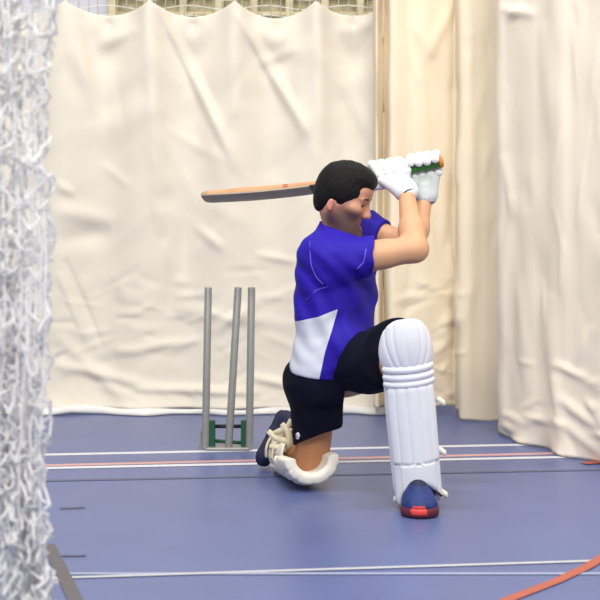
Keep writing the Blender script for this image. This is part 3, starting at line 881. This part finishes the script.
# ------------------------------------------------------------------ shoes
def make_shoe(heel, toe, up, scale, mu, ms, mt, lbl, toe_cap):
    heel = np.asarray(heel, float); toe = np.asarray(toe, float)
    fx = unit(toe - heel); fz = unit(np.asarray(up, float) - fx * np.dot(up, fx)); fy = np.cross(fz, fx); L = float(np.linalg.norm(toe - heel))
    s = L / .28
    W = lambda V: heel + s * (V[:, :1] * fx + V[:, 1:2] * fy * scale + V[:, 2:3] * fz)
    root = empty('shoe', heel); root.parent = man; root.matrix_parent_inverse = parent_world(man).inverted(); tag(root, lbl)
    v = Vol((-.03, -.09, -.02), (.32, .09, .17), .0036)
    v.cone((.035, 0, .045), (.05, 0, .105), .036, .038, .02)
    v.cone((.05, 0, .045), (.14, 0, .045), .037, .040, .03); v.cone((.06, 0, .108), (.20, 0, .066), .030, .018, .02)
    v.cone((.14, 0, .036), (.215, .004, .030), .042, .036, .03); v.ell((.23, .004, .026), (.05, .045, .030), None, .02)
    v.cut((0, 0, .020), (0, 0, -1)); v.cut((.05, 0, .128), (-.35, 0, 1), .004)
    v.cone((.05, 0, .15), (.05, 0, .085), .029, .026, .01, True)
    V, Q = v.mesh(2)
    mi = ((V[Q].mean(1)[:, 0] > .235) & (V[Q].mean(1)[:, 2] < .033) & (np.abs(V[Q].mean(1)[:, 1]) < .016)).astype(int) if toe_cap else np.zeros(len(Q), int)
    cc = V[Q].mean(1)
    if toe_cap: mi[(cc[:, 2] > .072) & (np.abs(cc[:, 1]) < .03)] = 2
    npmesh('upper', W(V), Q, [mu, mt, M['shoe_navy']], root, mi=mi)
    v = Vol((-.03, -.09, -.02), (.32, .09, .06), .0032)
    v.cone((.04, 0, .012), (.12, 0, .012), .036, .034, .02); v.cone((.12, 0, .012), (.225, .004, .012), .034, .046, .02); v.ell((.235, .004, .014), (.048, .047, .03), None, .01)
    v.cut((0, 0, .026), (0, 0, 1), .004); v.cut((0, 0, .0), (0, 0, -1), .004)
    V, Q = v.mesh(1); mi = ((V[Q].mean(1)[:, 0] > .25) & (np.abs(V[Q].mean(1)[:, 1]) < .020) & (V[Q].mean(1)[:, 2] > .010)).astype(int) if toe_cap else np.zeros(len(Q), int)
    npmesh('sole', W(V), Q, [ms, mt], root, mi=mi)
    b = MB()
    for k in range(5):
        x = .10 + k * .02; z = .104 - k * .0085 * 1.35
        q = np.array([(x, -.026, z - .014), (x + .004, -.012, z - .001), (x + .006, 0, z + .004), (x + .008, .012, z - .001), (x + .012, .026, z - .014)])
        b.tube(W(q), .0035, 6)
    for sy in (-1, 1):
        q = np.array([(.105, 0, .106), (.10, sy * .02, .112), (.112, sy * .036, .095), (.12, sy * .05, .065), (.115, sy * .052, .04)])
        b.tube(W(q), .0028, 6)
    b.build('laces', M['black'], root)
    return root
h1, t1 = F(414.5, 497.5), F(419, 519.5)
make_shoe(h1 + np.array([0, 0, .001]), t1 + np.array([0, 0, .001]), (0, 0, 1), 1.02, M['shoe'], M['sole_dark'], M['red'], 'blue trainer with red toe on the front foot', True)
make_shoe(P(284, 409, 6.19), np.array([P(258, 466, 6.155)[0], 6.155, .016]), (.80, -.75, .35), .95, M['shoe_navy'], M['sole_navy'], M['sole_navy'], 'navy trainer on the kneeling leg, heel raised', False)

# ------------------------------------------------------------------ bat
BE, BT = P(443.5, 161.5, 5.84), P(203, 195.5, 5.98)
ba = unit(BT - BE); BL = float(np.linalg.norm(BT - BE))
bat = empty('cricket_bat', BE); tag(bat, 'cricket bat with green grip held in both gloves, blade reaching left behind the head', 'cricket bat')
sag = np.array([0, 0, -1.0])
def bc(t):                                                     # centre line, slightly bowed
    return BE + ba * BL * t + sag * .024 * math.sin(math.pi * t) ** 1.0
bu = unit(np.array([0, 0, 1.0]) - ba * ba[2]); bside = np.cross(ba, bu)     # bside points across the view
if bside[1] > 0: bside = -bside                                # towards the camera
roll = math.radians(17)
fw = math.cos(roll) * bside + math.sin(roll) * bu              # across the face
fn = unit(np.cross(ba, fw)); fn = fn if fn[2] > 0 else -fn      # back of the blade (up)
def bar(name, t0, t1, m, rad):
    b = MB(); n = 24; b.tube([bc(t0 + (t1 - t0) * i / n) for i in range(n + 1)], [rad(i / n) for i in range(n + 1)], 16)
    return b.build(name, m, bat)
bar('handle', .30, .385, M['batdark'], lambda t: .0175)
bar('grip', .012, .31, M['grip'], lambda t: .0185 + .0012 * abs(math.sin(t * 40)))
bar('grip_end', .0, .016, M['gripend'], lambda t: .012 + .010 * min(1, t * 3))
ts = np.linspace(.36, 1.0, 60); prof = 20; vs = []; fs = []; mi = []
for j, t in enumerate(ts):
    q = (t - .36) / .64
    w = .054 * min(1, (q / .10) ** .6 * .62 + .38) if q < .10 else .054
    if q > .95: w *= math.sqrt(max(.03, 1 - ((q - .95) / .053) ** 2 * .55))
    edge = np.interp(q, [0, .2, .7, .95, 1], [.012, .014, .019, .014, .010]); sp = np.interp(q, [0, .15, .65, .92, 1], [.014, .020, .034, .018, .010])
    sec = [(-1, 0), (-1, .5), (-.96, 1), (-.6, 1.25), (0, 1.5), (.6, 1.25), (.96, 1), (1, .5), (1, 0), (.97, -.35), (.5, -.5), (0, -.55), (-.5, -.5), (-.97, -.35)]
    c = bc(t)
    for (x, z) in sec:
        zz = z * edge if abs(x) > .9 or z < 0 else edge + (sp - edge) * (1 - abs(x)) * 1.0
        vs.append(c + fw * w * x + fn * (zz - .012))
K = 14
for j in range(len(ts) - 1):
    for k in range(K):
        fs.append((j * K + k, j * K + (k + 1) % K, (j + 1) * K + (k + 1) % K, (j + 1) * K + k))
        q = (j + .5) / (len(ts) - 1); under = k >= 8
        if q < .17: mm = 2
        elif under: mm = 2 if q < .28 else 1
        elif q < .19 and k in (4, 5, 6, 7): mm = 2
        elif .20 < q < .24: mm = 3
        elif .43 < q < .46: mm = 3
        else: mm = 1 if q > .965 else 0
        mi.append(mm)
fs.append(tuple(range(K))[::-1]); fs.append(tuple((len(ts) - 1) * K + k for k in range(K))); mi += [2, 1]
o = link('blade', vs, fs, [M['willow'], M['batgrey'], M['batdark'], M['batred']], bat); o.data.polygons.foreach_set('material_index', mi)
e = o.modifiers.new('edge', 'EDGE_SPLIT'); e.split_angle = math.radians(38)

# ------------------------------------------------------------------ gloves closed round the grip
def make_glove(tc, wrist, flip, lbl, size=1.0, pm='glove', tilt=0.0, lens=(235, 255, 250, 235)):
    G = bc(tc); A = ba
    e1 = (wrist - G) - A * np.dot(wrist - G, A); e1 = unit(e1); e2 = np.cross(A, e1)
    if (e2[1] > 0) != flip: e2 = -e2                           # e2 points to the camera unless flipped
    ang = lambda th, o, r: G + A * (o + tilt * max(0, th - .9)) + r * (math.cos(th) * e1 + math.sin(th) * e2)
    root = empty('batting_glove', G); root.parent = man; root.matrix_parent_inverse = parent_world(man).inverted(); tag(root, lbl)
    lo = np.minimum(G, wrist) - .13; hi = np.maximum(G, wrist) + .13
    R = math.radians
    v = Vol(lo, hi, .003)
    # back of the hand from the wrist to the knuckles
    for o_, w_ in ((-.030, .024), (-.008, .027), (.014, .027), (.034, .024)):
        v.cone(wrist + A * o_ * .6, ang(R(28), o_ * size, .040 * size), .027, w_ * .74, .012)
    v.cone(wrist + (wrist - G) * .06, wrist + (G - wrist) * .3, .043, .037, .02)
    # thumb leaves the side of the palm and lies along the grip
    tb = wrist + (G - wrist) * .45 + A * .045
    v.chain([tb, ang(R(-10), .066 * size, .046), ang(R(-50), .064 * size, .040), ang(R(-85), .052 * size, .038)], [.020, .019, .018, .015], .012)
    V, Q = v.mesh(1); npmesh('palm', V, Q, M[pm], root)
    b = MB()
    cuff = [wrist + (wrist - G) * q for q in (-.10, .05, .20)]
    ax = unit(wrist - G)
    ring = [cuff[0], cuff[1], cuff[2], cuff[2] + ax * .003]
    b.tube(ring, [.041, .044, .042, .036], 20); b.build('cuff', M['glove'], root)
    b = MB(); b.tube([cuff[2] + ax * .001, cuff[2] + ax * .010], [.039, .038], 20); b.build('wrist_band', M['black'], root)
    for i in range(4):
        o_ = (1.5 - i) * .0255 * size
        v = Vol(lo, hi, .003)
        n = 4; th0, th1 = 22, lens[i]
        seg = np.linspace(th0, th1, n + 1)
        for k in range(n):                                     # padded segments with gaps between
            a0, a1 = seg[k] + 5, seg[k + 1] - 5
            rr = (.0142 - .0004 * k) * size
            q = [ang(R(a0 + (a1 - a0) * w), o_ + (.004 if k == n - 1 else 0), (.0310 * size)) for w in (0, .5, 1)]
            v.chain(q, [rr, rr * 1.06, rr], .004)
        v.chain([ang(R(th), o_, (.0300 * size)) for th in np.linspace(th0, th1, 9)], [.0105] * 9, .006)
        V, Q = v.mesh(1); npmesh('finger', V, Q, M['glove'], root)
    return root
make_glove(.205, wrR + (P(402, 175, 5.84) - wrR) * .18, False, 'near white batting glove, right hand, lower on the grip', 1.32, tilt=.016)
make_glove(.076, wrL + (P(428, 172, 5.87) - wrL) * .12, True, 'far white batting glove, left hand, at the top of the grip', 1.26, 'glove_palm', lens=(238, 244, 244, 236))

# ------------------------------------------------------------------ light
w = bpy.data.worlds.new('hall_light'); scene.world = w; w.use_nodes = True
bg = w.node_tree.nodes['Background']; bg.inputs['Color'].default_value = (1.0, .985, .965, 1); bg.inputs['Strength'].default_value = .44
def area(name, loc, tgt, sx, sy, e, col=(1, .97, .93)):
    l = bpy.data.lights.new(name, 'AREA'); l.shape = 'RECTANGLE'; l.size = sx; l.size_y = sy; l.energy = e; l.color = col
    o = bpy.data.objects.new(name, l); COL.objects.link(o); o.location = loc
    o.rotation_euler = (Vector(tgt) - Vector(loc)).to_track_quat('-Z', 'Y').to_euler()
area('ceiling_lamp', (-1.5, 4.2, 6.0), (-1.2, 5.2, 0), 1.6, .5, 150)
area('ceiling_lamp', (1.5, 4.2, 6.0), (1.2, 5.2, 0), 1.6, .5, 115)
area('ceiling_lamp', (-1.8, -1.6, 6.0), (-.4, 6.0, .6), 3.0, 1.0, 350)
area('ceiling_lamp', (1.2, -1.6, 6.0), (.4, 6.5, .6), 3.0, 1.0, 350)
area('ceiling_lamp', (0, 8.9, 6.0), (0, 8.6, 0), 3.0, .4, 60)

# ------------------------------------------------------------------ camera
cd = bpy.data.cameras.new('camera'); cam = bpy.data.objects.new('camera', cd); COL.objects.link(cam)
cd.sensor_width = 36; cd.sensor_fit = 'HORIZONTAL'; cd.lens = 36 * FPX / 600; cd.shift_y = -(300 - HZ) / 600
cam.location = (0, 0, HCAM); cam.rotation_euler = (math.pi / 2, 0, 0); cd.clip_end = 100
cd.dof.use_dof = True; cd.dof.focus_distance = 5.7; cd.dof.aperture_fstop = 4.5
scene.camera = cam
vs_ = scene.view_settings; vs_.view_transform = 'Standard'; vs_.look = 'None'; vs_.exposure = 0.0; vs_.gamma = 1; vs_.use_curve_mapping = False
